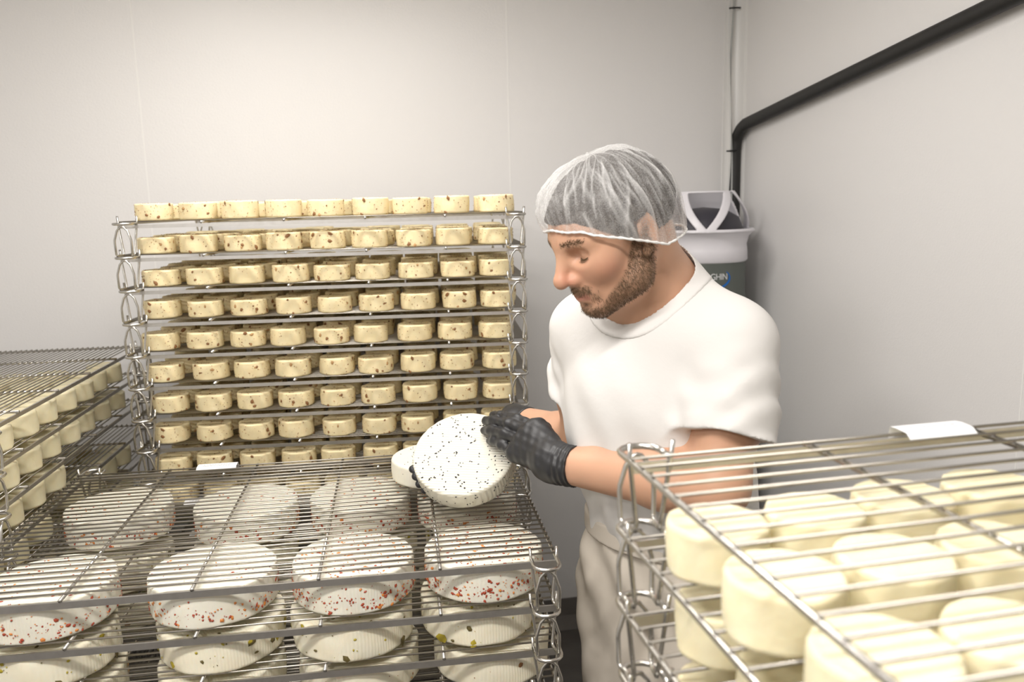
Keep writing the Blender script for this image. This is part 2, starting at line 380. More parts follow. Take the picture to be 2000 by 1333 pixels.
def flecks(name, R, H, seed, spec, mats, elong=1.6):
    # spec: list of (count, where, smin, smax, mat index probabilities)
    r = random.Random(seed); V = []; F = []; mi = []
    for cnt, where, s0, s1, pm in spec:
        for _ in range(cnt):
            a = r.uniform(0, 2*math.pi)
            if where == 'top':
                q = R*.95*math.sqrt(r.random()); c = np.array([q*math.cos(a), q*math.sin(a), H]); nn = np.array([0, 0, 1.]); t1 = np.array([1., 0, 0])
            else:
                z = H*(r.uniform(.06, .94) if where == 'side' else min(.92, max(.06, r.gauss(.35, .17))))
                c = np.array([(R+.0006)*math.cos(a), (R+.0006)*math.sin(a), z]); nn = np.array([math.cos(a), math.sin(a), 0]); t1 = np.array([-math.sin(a), math.cos(a), 0])
            t2 = np.cross(nn, t1); s = s0+(s1-s0)*r.random()**2; b = len(V); rot = r.uniform(0, 3.2); el = r.uniform(1, elong); k = r.choice((5, 6))
            V.append(tuple(c+nn*.0017))
            for i in range(k):
                g = 2*math.pi*i/k; x, y = math.cos(g)*el*s*r.uniform(.6, 1.15), math.sin(g)*s*r.uniform(.6, 1.15)
                x, y = x*math.cos(rot)-y*math.sin(rot), x*math.sin(rot)+y*math.cos(rot)
                V.append(tuple(c+t1*x+t2*y+nn*.0002))
            mm = r.choices(range(len(pm)), pm)[0]
            for i in range(k): F.append([b, b+1+i, b+1+(i+1) % k]); mi.append(mm)
    return mesh(name, V, F, mats=mats, mi=mi, smooth=False)
def cheese_obj(name, me, fl_me, fl_name, loc, rz, label, cat, group):
    o = ob(name, me, None, loc); o.rotation_euler = (0, 0, rz); tag(o, label, cat, group)
    if fl_me: tag(ob(fl_name, fl_me, o), kind='stuff')
    return o
TOPW = {'tall': .0015, 'wheel': .0020, 'plain': .0020, 'side': .0019}
# --- small nut cheeses on the tall rack
SR, SH = .0448, .0415
nut_m = [wheel_mesh('nut_cheese', SR*(1+.02*math.sin(i)), SH*(1+.06*math.sin(i*2.1)), m_nutc, 100+i, 34, .0032) for i in range(7)]
nut_f = [flecks('walnut_pieces', SR*(1+.02*math.sin(i)), SH*(1+.06*math.sin(i*2.1)), 200+i, [(6+3*(i % 4), 'side', .0016, .0062, (.65, .35)), (70, 'side', .0006, .0016, (.3, .7)), (5, 'top', .001, .004, (.6, .4)), (18, 'top', .0006, .0014, (.4, .6))], [m_nut, m_nutl]) for i in range(7)]
stuffV = []; rnd = random.Random(5)
rest = []
for k in range(10):
    rows = 6 if k <= 4 else 3
    sh = rnd.uniform(-.006, .006)
    for j in range(rows):
        for i in range(9):
            if k == 0 and ((j == 1 and i in (5, 6, 7)) or j > 2): continue
            u = -.432+.1075*i+sh+rnd.uniform(-.004, .004)+.008*(j % 2); v = .054+.104*j+rnd.uniform(-.003, .003)
            if abs(u) > .455: u = math.copysign(.452, u)
            p = rack_pt('tall', u, v, k, TOPW['tall']); p[0] += JIT['tall', k][0]; p[1] += JIT['tall', k][1]
            q = rnd.randrange(7); rz = rnd.uniform(0, 6.28)
            if j < 3:
                row = ('front', 'second', 'third')[j]; tr = 'top' if k == 0 else ORD[k]
                lab = f'small nut-flecked cheese, {row} row of tall rack\'s {tr} tray, {ORD[8-i]} from the man'
                cheese_obj('nut_cheese', nut_m[q], nut_f[q], 'walnut_pieces', p, rz, lab, 'cheese', 'small nut-flecked cheeses on the tall rack')
            else: rest.append((p, rz, q))
V = []; F = []
for p, rz, q in rest:
    me = nut_m[q]; b = len(V); c, s = math.cos(rz), math.sin(rz)
    V += [(p[0]+v.co.x*c-v.co.y*s, p[1]+v.co.x*s+v.co.y*c, p[2]+v.co.z) for v in me.vertices]
    F += [[b+i for i in f.vertices] for f in me.polygons]
tag(ob('nut_cheese_rear_rows', mesh('rear_rows', V, F, m_nutc)), 'rear rows of small nut-flecked cheeses deep in the tall rack', 'cheeses', kind='stuff')
# --- plain cheeses, rack in front of the man and lengthwise rack
PR, PH = .0465, .049
plain_m = [wheel_mesh('plain_cheese', PR*(1+.015*math.sin(i*1.7)), PH*(1+.05*math.sin(i*2.3)), m_ivory, 300+i, 40, .0038, .0012) for i in range(6)]
rnd = random.Random(9)
for k in (1, 2, 3):
    for j, v in enumerate((.551, .435, .318)):
        for i in range(9):
            u = -.45+.1*i+rnd.uniform(-.0015, .0015); q = rnd.randrange(6)
            if u > (.25, .1, -.05)[j]: continue
            if k > 1: u += .012
            lab = f'plain thick ivory cheese, {ORD[i]} along {("far", "middle", "near")[j]} row of {ORD[k]} tray of rack before the man'
            o = cheese_obj('plain_cheese', plain_m[q], None, None, rack_pt('plain', u, v+rnd.uniform(-.004, .004), k, TOPW['plain']), rnd.uniform(0, 6.28), lab, 'cheese', 'plain cheeses on the rack in front of the man')
for k in (1, 2, 3, 4, 5):
    nr = 6 if k == 1 else 2
    for j in range(nr):
        for i in range(8):
            if k == 1 and j > 0 and i == 7: continue
            if k == 2 and j == 1 and i > 5: continue
            if k == 3 and i > 3: continue
            if k >= 4 and i in (3,): continue
            u = -.425+.113*i+rnd.uniform(-.006, .006); v = .056+.104*j+rnd.uniform(-.004, .004); q = rnd.randrange(6)
            lab = f'plain pale cheese, {ORD[i]} along {ORD[j]} row from the rail, {ORD[k]} tray of lengthwise rack'
            cheese_obj('pale_cheese', plain_m[q], None, None, rack_pt('side', u, v, k, TOPW['side']), rnd.uniform(0, 6.28), lab, 'cheese', 'plain pale cheeses on the lengthwise rack')
# --- large wheels
WR, WH = .107, .061
whm = [wheel_mesh('large_wheel', WR, WH, m_wheel, 400+i, 64, .0036, .0012) for i in range(3)]
whg = [wheel_mesh('large_wheel_cream', WR, WH, m_wheelg, 420+i, 64, .0045, .0018) for i in range(3)]
redf = [flecks('chilli_flakes', WR, WH, 500+i, [(230+70*i, 'low', .0009, .0040, (.72, .28)), (70, 'side', .0008, .0026, (.6, .4)), ((36, 80, 190)[i], 'top', .001, .0034, (.5, .5))], [m_red, m_org]) for i in range(3)]
pisf = [flecks('pistachio_pieces', WR, WH, 520+i, [(26, 'side', .0022, .0105, (.6, .4)), (30, 'side', .0008, .0022, (.5, .5)), (16, 'top', .002, .005, (.4, .6))], [m_pist, m_pistd]) for i in range(3)]
walf = [flecks('walnut_pieces', WR, WH, 540+i, [(10, 'side', .002, .006, (.8, .2)), (20, 'side', .0006, .0016, (.5, .5)), (6, 'top', .001, .004, (.6, .4))], [m_nut, m_nutl]) for i in range(3)]
US = [-.362, -.092, .150, .385]
rnd = random.Random(3)
for k, (mm, ff, fn, word) in {1: (whm, redf, 'chilli_flakes', 'red-flaked'), 2: (whg, pisf, 'pistachio_pieces', 'pistachio-studded'), 3: (whg, walf, 'walnut_pieces', 'walnut-studded')}.items():
    for j, v in enumerate((.112, .44)):
        for i in range(4):
            u = US[i]+(rnd.uniform(-.012, .012) if k > 1 else 0); vv = v+(rnd.uniform(-.008, .008) if k > 1 else 0)
            if k == 1 and j == 1: vv += (.035, 0, 0, -.03)[i]
            if k == 1 and j == 1 and i == 3: u -= .005
            q = (0, 0, 1, 2)[i] if k == 1 else rnd.randrange(3)
            if k == 1 and j == 0: q = (1, 0, 2, 2)[i]
            lab = f'large white {word} cheese wheel, {("front", "back")[j]} row of low rack, {ORD[3-i]} from the man'
            cheese_obj('cheese_wheel', mm[q], ff[q], fn, rack_pt('wheel', u, vv, k, TOPW['wheel']), rnd.uniform(0, 6.28), lab, 'cheese wheel', 'large cheese wheels on the low rack')
# --- two seeded wheels being handled
HR, HH = .103, .045
hm = wheel_mesh('seeded_wheel', HR, HH, m_held, 600, 72, .004, .0009)
hf = flecks('black_seeds', HR, HH, 601, [(150, 'top', .0012, .0021, (1,)), (100, 'side', .0011, .0022, (1,))], [m_seed], 1.9)
hf2 = flecks('black_seeds', HR, HH, 603, [(60, 'top', .0009, .0014, (1,)), (6, 'side', .0006, .001, (1,))], [m_seed], 1.8)
tau = math.radians(36); tw = math.radians(-8)
hn = np.array([math.sin(tw)*math.sin(tau), -math.cos(tw)*math.sin(tau), math.cos(tau)])
htop = px(905, 884, Y=1.575); hc = htop-hn*HH
o = ob('seeded_wheel', hm, None, hc); tag(o, 'ribbed white wheel full of black seeds tilted up in gloved hands', 'cheese wheel')
hx = np.cross(np.array([math.sin(.15), math.cos(.15), 0]), hn); hx /= np.linalg.norm(hx); hy = np.cross(hn, hx)
o.matrix_world = Matrix(((hx[0], hy[0], hn[0], hc[0]), (hx[1], hy[1], hn[1], hc[1]), (hx[2], hy[2], hn[2], hc[2]), (0, 0, 0, 1)))
tag(ob('black_seeds', hf, o), kind='stuff')
m2 = wheel_mesh('smooth_seeded_wheel', HR, HH, m_wheel, 610, 64, .005, .0007)
o = ob('seeded_wheel', m2, None, (-.172, 1.752, ZC-.598+.002)); tag(o, 'smooth white wheel with few black seeds lying behind the tilted one', 'cheese wheel'); tag(ob('black_seeds', hf2, o), kind='stuff')

# --- paper labels folded over rails
def paper(rk, u0, u1, k, v, flip, lab, lines, drop=.012, tilt=.0):
    x, y, z, a, h = RACKS[rk][:5]
    t = empty('paper_label', rack_pt(rk, (u0+u1)/2, v, k, .0), a); w = (u1-u0)/2
    prof = [(-.030*flip, -drop*.2), (-.022*flip, .0035), (-.006*flip, .0045), (.004*flip, .0035), (.0065*flip, -.006), (.007*flip, -drop-.006)]
    V = []; F = []
    for s, off in ((0, 0), (1, .0004)):
        for i, (b, c) in enumerate(prof):
            for e in (-w, w): V.append((e, b, c+off+tilt*e))
    n = len(prof)
    for i in range(n-1):
        F.append([2*i, 2*i+1, 2*i+3, 2*i+2]); F.append([2*n+2*i, 2*n+2*i+2, 2*n+2*i+3, 2*n+2*i+1])
    ob('sheet', mesh('sheet', V, F, m_paper, False), t)
    r = random.Random(len(lab)); hw = MB()
    for q in range(lines):
        b = -.020*flip+.009*flip*q/max(1, lines-1); e = -w*.7
        while e < w*.6:
            L_ = r.uniform(.002, .006); hw.tube([(e, b+r.uniform(-.0012, .0012), .0056+tilt*e), (e+L_, b+r.uniform(-.0015, .0015), .0056+tilt*e)], .00035, 4); e += L_+r.uniform(.0006, .003)
    ob('handwriting', hw.me('handwriting', m_ink, False), t); tag(t, lab, 'label')
paper('wheel', -.235, -.145, 0, TD, 1, 'white paper label folded over top back rail of the low rack', 2)
paper('wheel', -.27, -.19, 1, TD, 1, 'white paper label on back rail of low rack, one tray down', 1)
paper('wheel', -.265, -.185, 2, TD, 1, 'white paper label on back rail of low rack, two trays down', 1)
paper('plain', -.195, -.112, 0, TD, 1, 'handwritten white paper slip over the rail before the man', 2)

# ------------------------------------------------------------------ signed-distance modelling for the organic shapes
f32 = np.float32
def sd_cone(P, a, b, ra, rb):
    a = np.asarray(a, f32); b = np.asarray(b, f32); ba = b-a; pa = P-a
    h = np.clip((pa@ba)/(ba@ba), 0, 1)
    return np.linalg.norm(pa-h[:, None]*ba, axis=1)-(ra+(rb-ra)*h)
def sd_ell(P, c, r, ax=None):
    q = P-np.asarray(c, f32)
    if ax is not None: q = q@np.asarray(ax, f32).T
    r = np.asarray(r, f32); k0 = np.linalg.norm(q/r, axis=1); k1 = np.linalg.norm(q/(r*r), axis=1)
    return k0*(k0-1)/(k1+1e-9)
def sd_sph(P, c, r): return np.linalg.norm(P-np.asarray(c, f32), axis=1)-r
def smin(a, b, k):
    h = np.maximum(k-np.abs(a-b), 0)/k; return np.minimum(a, b)-h*h*k*.25
def smax(a, b, k): return -smin(-a, -b, k)
def sdf_mesh(fn, lo, hi, vox, slack=1.6):
    B = 8; lo = np.asarray(lo, float); n = (np.ceil((np.asarray(hi)-lo)/vox/B)).astype(int); N = n*B
    bc = np.stack(np.meshgrid(*[np.arange(k) for k in n], indexing='ij'), -1).reshape(-1, 3)
    cen = (lo+(bc*B+(B-1)/2)*vox).astype(f32); d = fn(cen)
    act = np.abs(d) < vox*B*.87*slack
    Fd = np.repeat(np.repeat(np.repeat(np.where(d < 0, -1, 1).astype(f32).reshape(n), B, 0), B, 1), B, 2)
    off = np.stack(np.meshgrid(*[np.arange(B)]*3, indexing='ij'), -1).reshape(-1, 3)
    ab = bc[act]
    for s in range(0, len(ab), 1500):
        idx = (ab[s:s+1500, None, :]*B+off[None]).reshape(-1, 3); v = fn((lo+idx*vox).astype(f32))
        Fd[idx[:, 0], idx[:, 1], idx[:, 2]] = v
    ins = Fd < 0
    c = [ins[i:N[0]-1+i, j:N[1]-1+j, k:N[2]-1+k] for i in (0, 1) for j in (0, 1) for k in (0, 1)]
    cnt = sum(x.astype(np.int8) for x in c); mix = (cnt > 0) & (cnt < 8)
    cells = np.argwhere(mix); cid = -np.ones(mix.shape, np.int32); cid[mix] = np.arange(len(cells))
    cv = np.stack([Fd[cells[:, 0]+i, cells[:, 1]+j, cells[:, 2]+k] for i in (0, 1) for j in (0, 1) for k in (0, 1)], 1)
    co = np.array([(i, j, k) for i in (0, 1) for j in (0, 1) for k in (0, 1)], float)
    acc = np.zeros((len(cells), 3)); w = np.zeros(len(cells))
    for a in range(8):
        for b in range(a+1, 8):
            if np.abs(co[a]-co[b]).sum() != 1: continue
            m = (cv[:, a] < 0) != (cv[:, b] < 0); t = cv[:, a]/(cv[:, a]-cv[:, b]+1e-20)
            acc += np.where(m[:, None], co[a]+t[:, None]*(co[b]-co[a]), 0); w += m
    Vt = lo+(cells+acc/w[:, None])*vox
    quads = []
    for ax in range(3):
        s0 = [slice(0, N[q]-1) if q == ax else slice(1, N[q]-1) for q in range(3)]
        s1 = [slice(1, N[q]) if q == ax else slice(1, N[q]-1) for q in range(3)]
        a, b = ins[tuple(s0)], ins[tuple(s1)]; e = np.argwhere(a != b); sgn = a[tuple(e.T)]
        e = e+np.array([0 if q == ax else 1 for q in range(3)]); u, v = (ax+1) % 3, (ax+2) % 3
        U = np.zeros(3, int); U[u] = 1; Vv = np.zeros(3, int); Vv[v] = 1
        q = np.stack([cid[tuple((e-U-Vv).T)], cid[tuple((e-Vv).T)], cid[tuple(e.T)], cid[tuple((e-U).T)]], 1)
        q[~sgn] = q[~sgn][:, ::-1]; quads.append(q)
    Q = np.concatenate(quads); Q = Q[(Q >= 0).all(1)]
    return Vt, Q
def np_mesh(name, V, Q, mat, col=None):
    me = bpy.data.meshes.new(name); me.vertices.add(len(V)); me.vertices.foreach_set('co', V.astype(f32).ravel())
    me.loops.add(Q.size); me.loops.foreach_set('vertex_index', Q.astype(np.int32).ravel())
    me.polygons.add(len(Q)); me.polygons.foreach_set('loop_start', np.arange(len(Q), dtype=np.int32)*4)
    me.polygons.foreach_set('use_smooth', np.ones(len(Q), bool)); me.materials.append(mat); me.update(calc_edges=True); me.validate()
    if col is not None:
        a = me.color_attributes.new('tone', 'FLOAT_COLOR', 'POINT'); a.data.foreach_set('color', np.concatenate([col, np.ones((len(V), 1))], 1).astype(f32).ravel())
    return me
def vnormals(V, Q):
    n = np.cross(V[Q[:, 2]]-V[Q[:, 0]], V[Q[:, 3]]-V[Q[:, 1]]); o = np.zeros_like(V)
    for k in range(4): np.add.at(o, Q[:, k], n)
    return o/(np.linalg.norm(o, axis=1)[:, None]+1e-12)

# ------------------------------------------------------------------ air unit in the corner
AC = np.array([.682, 2.885]); zb = 1.475                    # axis, height of the white collar's lower ring for the crown
au = empty('air_unit', (AC[0], AC[1], 0), 0); tag(au, 'tall grey drum air unit with white vented crown in the wall corner', 'air unit')
body = MB(); prof = [(.19, 0), (.19, .9), (.172, 1.17), (.152, 1.30), (.1465, 1.34), (.1465, 1.45), (.14, 1.452)]
body.lathe(prof, 56); ob('drum', autosmooth(body.me('drum', m_grey), 30), au)
neck = MB(); neck.lathe([(.139, 1.435), (.1525, 1.45), (.1505, 1.485), (.148, 1.503), (.155, 1.53), (.173, 1.548), (.152, 1.548), (.13, 1.52), (.125, 1.43)], 56); ob('collar', autosmooth(neck.me('collar', m_wplast), 50), au)
ob('hole_shade_dome', MB().lathe([(.128, 1.47), (.136, 1.555), (.120, 1.595), (.075, 1.622), (.001, 1.63)], 40).me('hole_shade_dome', m_violet), au)  # dark dome standing in for the shade in the open hole below the crown
phi0 = -math.pi/2-.17                                       # one opening faces the room
def f_crown(P):
    x, y, z = P[:, 0], P[:, 1], P[:, 2]-1.545; r = np.sqrt(x*x+y*y)+1e-6; H = .140; t = np.clip(z/H, -.1, 1.1)
    Rz = .170-.072*np.clip(t, 0, 1)**1.4
    shell = np.maximum(np.abs(r-Rz)*.9-.0045, np.maximum(-z, z-H))
    ph = np.arctan2(y, x)-phi0; per = 2*math.pi/3
    a = (ph+per/2) % per-per/2                              # angle from nearest inverted opening
    rib = (.03+.92*np.clip(t, 0, 1))*per/2*.80              # angle of the slanted rib at this height
    rd = np.abs(np.abs(a)-rib)*r*.86
    keep = np.minimum(rd-.015, np.minimum(z-.012, np.where(np.abs(a) < rib, H-.008-z, 1.)))
    keep = np.where(np.abs((ph+math.pi) % (2*math.pi)-math.pi) > 2.15, -1., keep)
    return smax(shell, keep, .006)
V, Q = sdf_mesh(f_crown, (-.19, -.19, 1.53), (.19, .19, 1.72), .003); ob('vent_crown', np_mesh('vent_crown', V, Q, m_wplast), au)
tc = bpy.data.curves.new('lettering', 'FONT'); tc.body = 'HOGHIN'; tc.size = .042; tc.extrude = .0004; tc.space_character = .92
to = bpy.data.objects.new('tmp', tc); COL.objects.link(to); dg = bpy.context.evaluated_depsgraph_get()
tm = bpy.data.meshes.new_from_object(to.evaluated_get(dg)); bpy.data.objects.remove(to)
RB = .1465; phl = -math.pi/2+math.atan2(AC[0], AC[1])*-1+.02
def on_drum(x, z, dr=.0012): a = phl+x/RB; return ((RB+dr)*math.cos(a), (RB+dr)*math.sin(a), z)
for v in tm.vertices: v.co = on_drum(v.co.x*.62-.016, 1.388+v.co.y*.72, .0006+v.co.z)
tm.materials.append(m_txt); ob('lettering', tm, au)
sw = [(a_+.026, b_+.010) for a_, b_ in [(.052, 1.405), (.062, 1.396), (.066, 1.384), (.062, 1.371), (.050, 1.360), (.034, 1.352), (.015, 1.347)]]; ww = [.0008, .0022, .0034, .0040, .0040, .0034, .002]
pts = curve_pts([(a, b, 0) for a, b in sw], 4); wl_ = np.interp(np.linspace(0, 6, len(pts)), range(7), ww)
V = []; F = []
for i, p in enumerate(pts):
    q = pts[min(i+1, len(pts)-1)]-pts[max(i-1, 0)]; q = q/np.linalg.norm(q); nn = np.array([-q[1], q[0]])
    for s in (-1, 1): V.append(on_drum(p[0]+nn[0]*wl_[i]*s, p[1]+nn[1]*wl_[i]*s))
    if i: F.append([2*i-2, 2*i-1, 2*i+1, 2*i])
ob('swoosh_print', mesh('swoosh', V, F, m_blue), au)

# ------------------------------------------------------------------ the man
man = empty('person', (.27, 1.42, 0)); tag(man, 'man in white t-shirt, hairnet and black gloves tilting a seeded cheese wheel', 'person')
MO = np.array([.27, 1.42, 0])
def man_part(name, V, Q, mat, col=None, parent=None): return ob(name, np_mesh(name, V-MO, Q, mat, col), parent or man)
Z3 = np.array([0, 0, 1.])
th = math.radians(44); tf = np.array([-math.sin(th), -math.cos(th), 0]); tl = np.array([math.cos(th), -math.sin(th), 0]); TA = np.stack([tl, tf, Z3])
Ls = px(1443, 668, Y=1.30); Rs = Ls-tl*.325+np.array([0, 0, .0]); Mid = (Ls+Rs)/2
Le = px(1402, 950, Y=1.225); Lw = px(1093, 908, Y=1.405)
Re = np.array([.140, 1.575, ZC-.482]); Rw = np.array([.012, 1.755, ZC-.475])
# head frame
yaw = math.radians(27); pit = math.radians(24); h0 = np.array([-math.cos(yaw), -math.sin(yaw), 0])
hfw = math.cos(pit)*h0-math.sin(pit)*Z3; hup = math.cos(pit)*Z3+math.sin(pit)*h0; hlf = np.cross(hup, hfw); HA = np.stack([hfw, hlf, hup])
HS = 1.0; HO = px(1206, 459, Y=1.32)
def hw(a, b, c): return HO+(hfw*a+hlf*b+hup*c)*HS
NB = Mid+np.array([.0, .0, .078])+tf*.004                   # neck base
def head_local(P): return ((P-HO.astype(f32))@HA.T.astype(f32))/HS
def f_head(q):
    qs = q.copy(); qs[:, 1] = np.abs(q[:, 1])
    d = sd_ell(q, (-.004, 0, .046), (.098, .0755, .078))
    d = smin(d, sd_ell(q, (.050, 0, .020), (.056, .062, .070)), .03)                 # forehead and mid face
    d = smin(d, sd_ell(q, (.052, 0, -.036), (.050, .050, .058)), .03)                # lower face
    d = smin(d, sd_cone(qs, (.000, .052, -.036), (.024, .050, -.062), .019, .018), .03)
    d = smin(d, sd_cone(qs, (.024, .050, -.062), (.078, .010, -.084), .018, .016), .03)   # jaw
    d = smin(d, sd_ell(q, (.083, 0, -.084), (.017, .022, .016)), .02)                # chin
    d = smin(d, sd_sph(qs, (.068, .042, -.010), .021), .03)                          # cheekbone
    d = smin(d, sd_cone(qs, (.0965, .008, .034), (.080, .046, .033), .0095, .0085), .02)  # brow
    d = smax(d, -sd_ell(qs, (.109, .034, .012), (.025, .020, .0135)), .010)           # socket
    d = smin(d, sd_sph(qs, (.0775, .033, .010), .0138), .003)
    d = smin(d, sd_cone(qs, (.0885, .022, .0205), (.0820, .048, .0195), .0034, .003), .007)                        # closed eye
    d = smin(d, sd_cone(qs, (.0885, .024, -.0012), (.0832, .045, .0002), .0022, .0018), .004)
    d = smin(d, sd_cone(q, (.101, 0, .024), (.1235, 0, -.016), .0085, .0105), .014)  # nose
    d = smin(d, sd_sph(q, (.1255, 0, -.021), .0115), .008)
    d = smin(d, sd_sph(qs, (.1085, .0120, -.026), .0085), .011)
    d = smax(d, -sd_sph(qs, (.1165, .0065, -.0345), .0042), .004)
    d = smin(d, sd_ell(q, (.092, 0, -.052), (.016, .026, .020)), .014)               # muzzle
    d = smin(d, sd_cone(qs, (.1050, 0, -.0505), (.0905, .022, -.0550), .0052, .003), .005)  # upper lip
    d = smin(d, sd_cone(qs, (.1030, 0, -.0620), (.0900, .019, -.0575), .0058, .003), .005)  # lower lip
    d = smax(d, -sd_cone(qs, (.1130, 0, -.0562), (.0930, .025, -.0565), .0013, .0012), .003)
    d = smax(d, -sd_ell(q, (.104, 0, -.0755), (.006, .018, .005)), .008)
    e = sd_ell(qs, (-.004, .0805, .006), (.0185, .0075, .032))
    e = smax(e, -sd_ell(qs, (.000, .088, .007), (.0115, .0075, .022)), .004)
    e = smin(e, sd_ell(qs, (.0085, .077, -.022), (.007, .005, .009)), .006)
    return smin(d, e, .006)*HS
HB = np.array([.19*HS]*3)
def f_arm(P, s, e, w, big=1):
    s, e, w = [np.asarray(v) for v in (s, e, w)]
    d = sd_cone(P, s, s+(e-s)*.5, .053*big, .053*big)
    d = smin(d, sd_cone(P, s+(e-s)*.45, e, .053*big, .046*big), .03)
    d = smin(d, sd_cone(P, e, e+(w-e)*.32, .046*big, .050*big), .025)
    d = smin(d, sd_cone(P, e+(w-e)*.30, w, .050*big, .0305*big), .02)
    return d
def f_torso(P):
    d = sd_ell(P, Mid-Z3*.135+tf*.012, (.165, .104, .20), TA)
    d = smin(d, sd_cone(P, Ls-tl*.03, Rs+tl*.03, .054, .054), .06)
    d = smin(d, sd_ell(P, np.array([.285, 1.47, 1.15]), (.145, .098, .20), TA), .08)
    d = smin(d, sd_ell(P, np.array([.29, 1.48, 1.0]), (.150, .105, .12), TA), .06)
    d = smin(d, sd_cone(P, NB+Z3*.01, Ls-tl*.06+Z3*.01, .05, .045), .06)
    return smin(d, sd_cone(P, NB+Z3*.01, Rs+tl*.06+Z3*.01, .05, .045), .06)
SK = hw(-.035, 0, -.02); AP = hw(.03, 0, -.075)
def f_neck(P):
    d = sd_cone(P, NB-Z3*.03, SK, .066, .060)
    return smin(d, sd_cone(P, NB+tf*.015-Z3*.02, AP, .056, .036), .04)
def f_body(P):
    d = f_torso(P)
    d = smin(d, f_neck(P), .045)
    d = smin(d, f_arm(P, Ls, Le, Lw), .03); d = smin(d, f_arm(P, Rs, Re, Rw, .97), .03)
    q = head_local(P); m = (np.abs(q) < .165).all(1)
    o = np.full(len(P), .5, f32)
    if m.any(): o[m] = f_head(q[m])
    m2 = ~m
    if m2.any(): o[m2] = np.maximum(np.linalg.norm(q[m2], axis=1)*HS-.12, .03)
    return smin(d, o, .018)
V, Q = sdf_mesh(f_body, (-.10, 1.05, .90), (.56, 1.86, 1.80), .0021)
ql = head_local(V.astype(f32)).astype(float); a, b, c = ql.T; ab = np.abs(b); inh = (np.abs(ql) < .16).all(1)
def sst(e0, e1, x): t = np.clip((x-e0)/(e1-e0), 0, 1); return t*t*(3-2*t)
ctop = np.interp(a, [-.005, .012, .040, .065, .090], [.02, .012, -.030, -.052, -.078])
cbot = np.interp(a, [-.01, .03, .06, .10], [-.066, -.082, -.096, -.108])
beard = sst(-.006, .006, ctop-c)*sst(-.004, .006, c-cbot)*sst(-.010, .002, a)*(a > -.02)
chinm = sst(.003, -.005, c+.082)*sst(.05, .07, a)*sst(-.004, .006, c+.110)
must = sst(.094-.02, .094-.012, a)*sst(-.054, -.050, c)*sst(-.036, -.040, c)*sst(.032, .026, ab)*sst(.001, .004, ab+.003)
corner = np.exp(-(((ab-.029)/.006)**2+((c+.062)/.010)**2))*(a > .06)*.7
soul = np.exp(-((b/.008)**2+((c+.074)/.004)**2))*(a > .09)
bm_ = np.clip(np.maximum.reduce([beard, chinm, must, corner, soul]), 0, 1)*inh
lip = np.clip(np.exp(-(((c+.0565)/.0075)**4))*(ab < .023)*(a > .09), 0, 1)*inh
brow = np.exp(-(((c-(.0365-.0012*np.abs(ab-.03)/.01))/.0033)**2))*sst(.010, .016, ab)*sst(.056, .046, ab)*(a > .07)*inh
red = np.exp(-(((a-.075)/.03)**2+((c+.022)/.022)**2))*inh*.6+np.exp(-(((a-.122)/.014)**2+((c+.02)/.018)**2))*inh*.9
lid = np.exp(-(((c-.0006)/.0016)**2))*sst(.020, .023, ab)*sst(.047, .044, ab)*(a > .075)*inh
n3 = np.sin(V[:, 0]*70)*np.sin(V[:, 1]*64+1)*np.sin(V[:, 2]*58+2)
sk = np.array([.60, .345, .225]); col = np.tile(sk, (len(V), 1))*(1+.06*n3[:, None])
mix = lambda c0, c1, w: c0*(1-w[:, None])+np.array(c1)*w[:, None]
col = mix(col, (.58, .22, .15), np.clip(red, 0, 1)*.55); col = mix(col, (.42, .16, .12), lip*.8)
col = mix(col, (.16, .095, .055), bm_*.62); col = mix(col, (.10, .06, .03), np.clip(brow, 0, 1)*.5); 
body_o = man_part('body', V, Q, m_skin, col)
VN = vnormals(V, Q)
# beard and brow hairs
def strands(name, prob, n, L0, L1, flow, seed, wid=.0003, lift=.5):
    r = np.random.default_rng(seed); w = prob/prob.sum(); I = r.choice(len(V), n, p=w)
    P = V[I]+r.normal(0, .0011, (n, 3)); N_ = VN[I]; P -= N_*np.sum((P-V[I])*N_, axis=1)[:, None]
    D = flow[I] if flow.ndim == 2 else np.tile(flow, (n, 1)); D = D+r.normal(0, .35, (n, 3)); D -= N_*np.sum(D*N_, axis=1)[:, None]
    D /= np.linalg.norm(D, axis=1)[:, None]; D = D+N_*(lift*r.uniform(.4, 1.4, n))[:, None]; D /= np.linalg.norm(D, axis=1)[:, None]
    sd = np.cross(D, N_); sd /= np.linalg.norm(sd, axis=1)[:, None]+1e-9; Ln = r.uniform(L0, L1, n)[:, None]
    P0 = P-N_*.0006; P1 = P+D*Ln*.55; P2 = P+D*Ln-N_*Ln*.15
    VV = np.concatenate([P0-sd*wid, P0+sd*wid, P1+sd*wid*.8, P1-sd*wid*.8, P2], 0)-MO; k = np.arange(n)
    F = [[int(i), int(i+n), int(i+2*n), int(i+3*n)] for i in k]+[[int(i+3*n), int(i+2*n), int(i+4*n)] for i in k]
    return tag(ob(name, mesh(name, VV, F, m_strand), man), kind='stuff')
strands('beard', bm_**1.5, 5600, .004, .0085, hup*-.75+hfw*.25*np.sign(0)+hfw*-.05, 1)
strands('eyebrow', np.clip(brow, 0, 1)**2.2, 380, .004, .007, hfw*-.5+hlf*.3+hup*.15, 2, lift=.15)
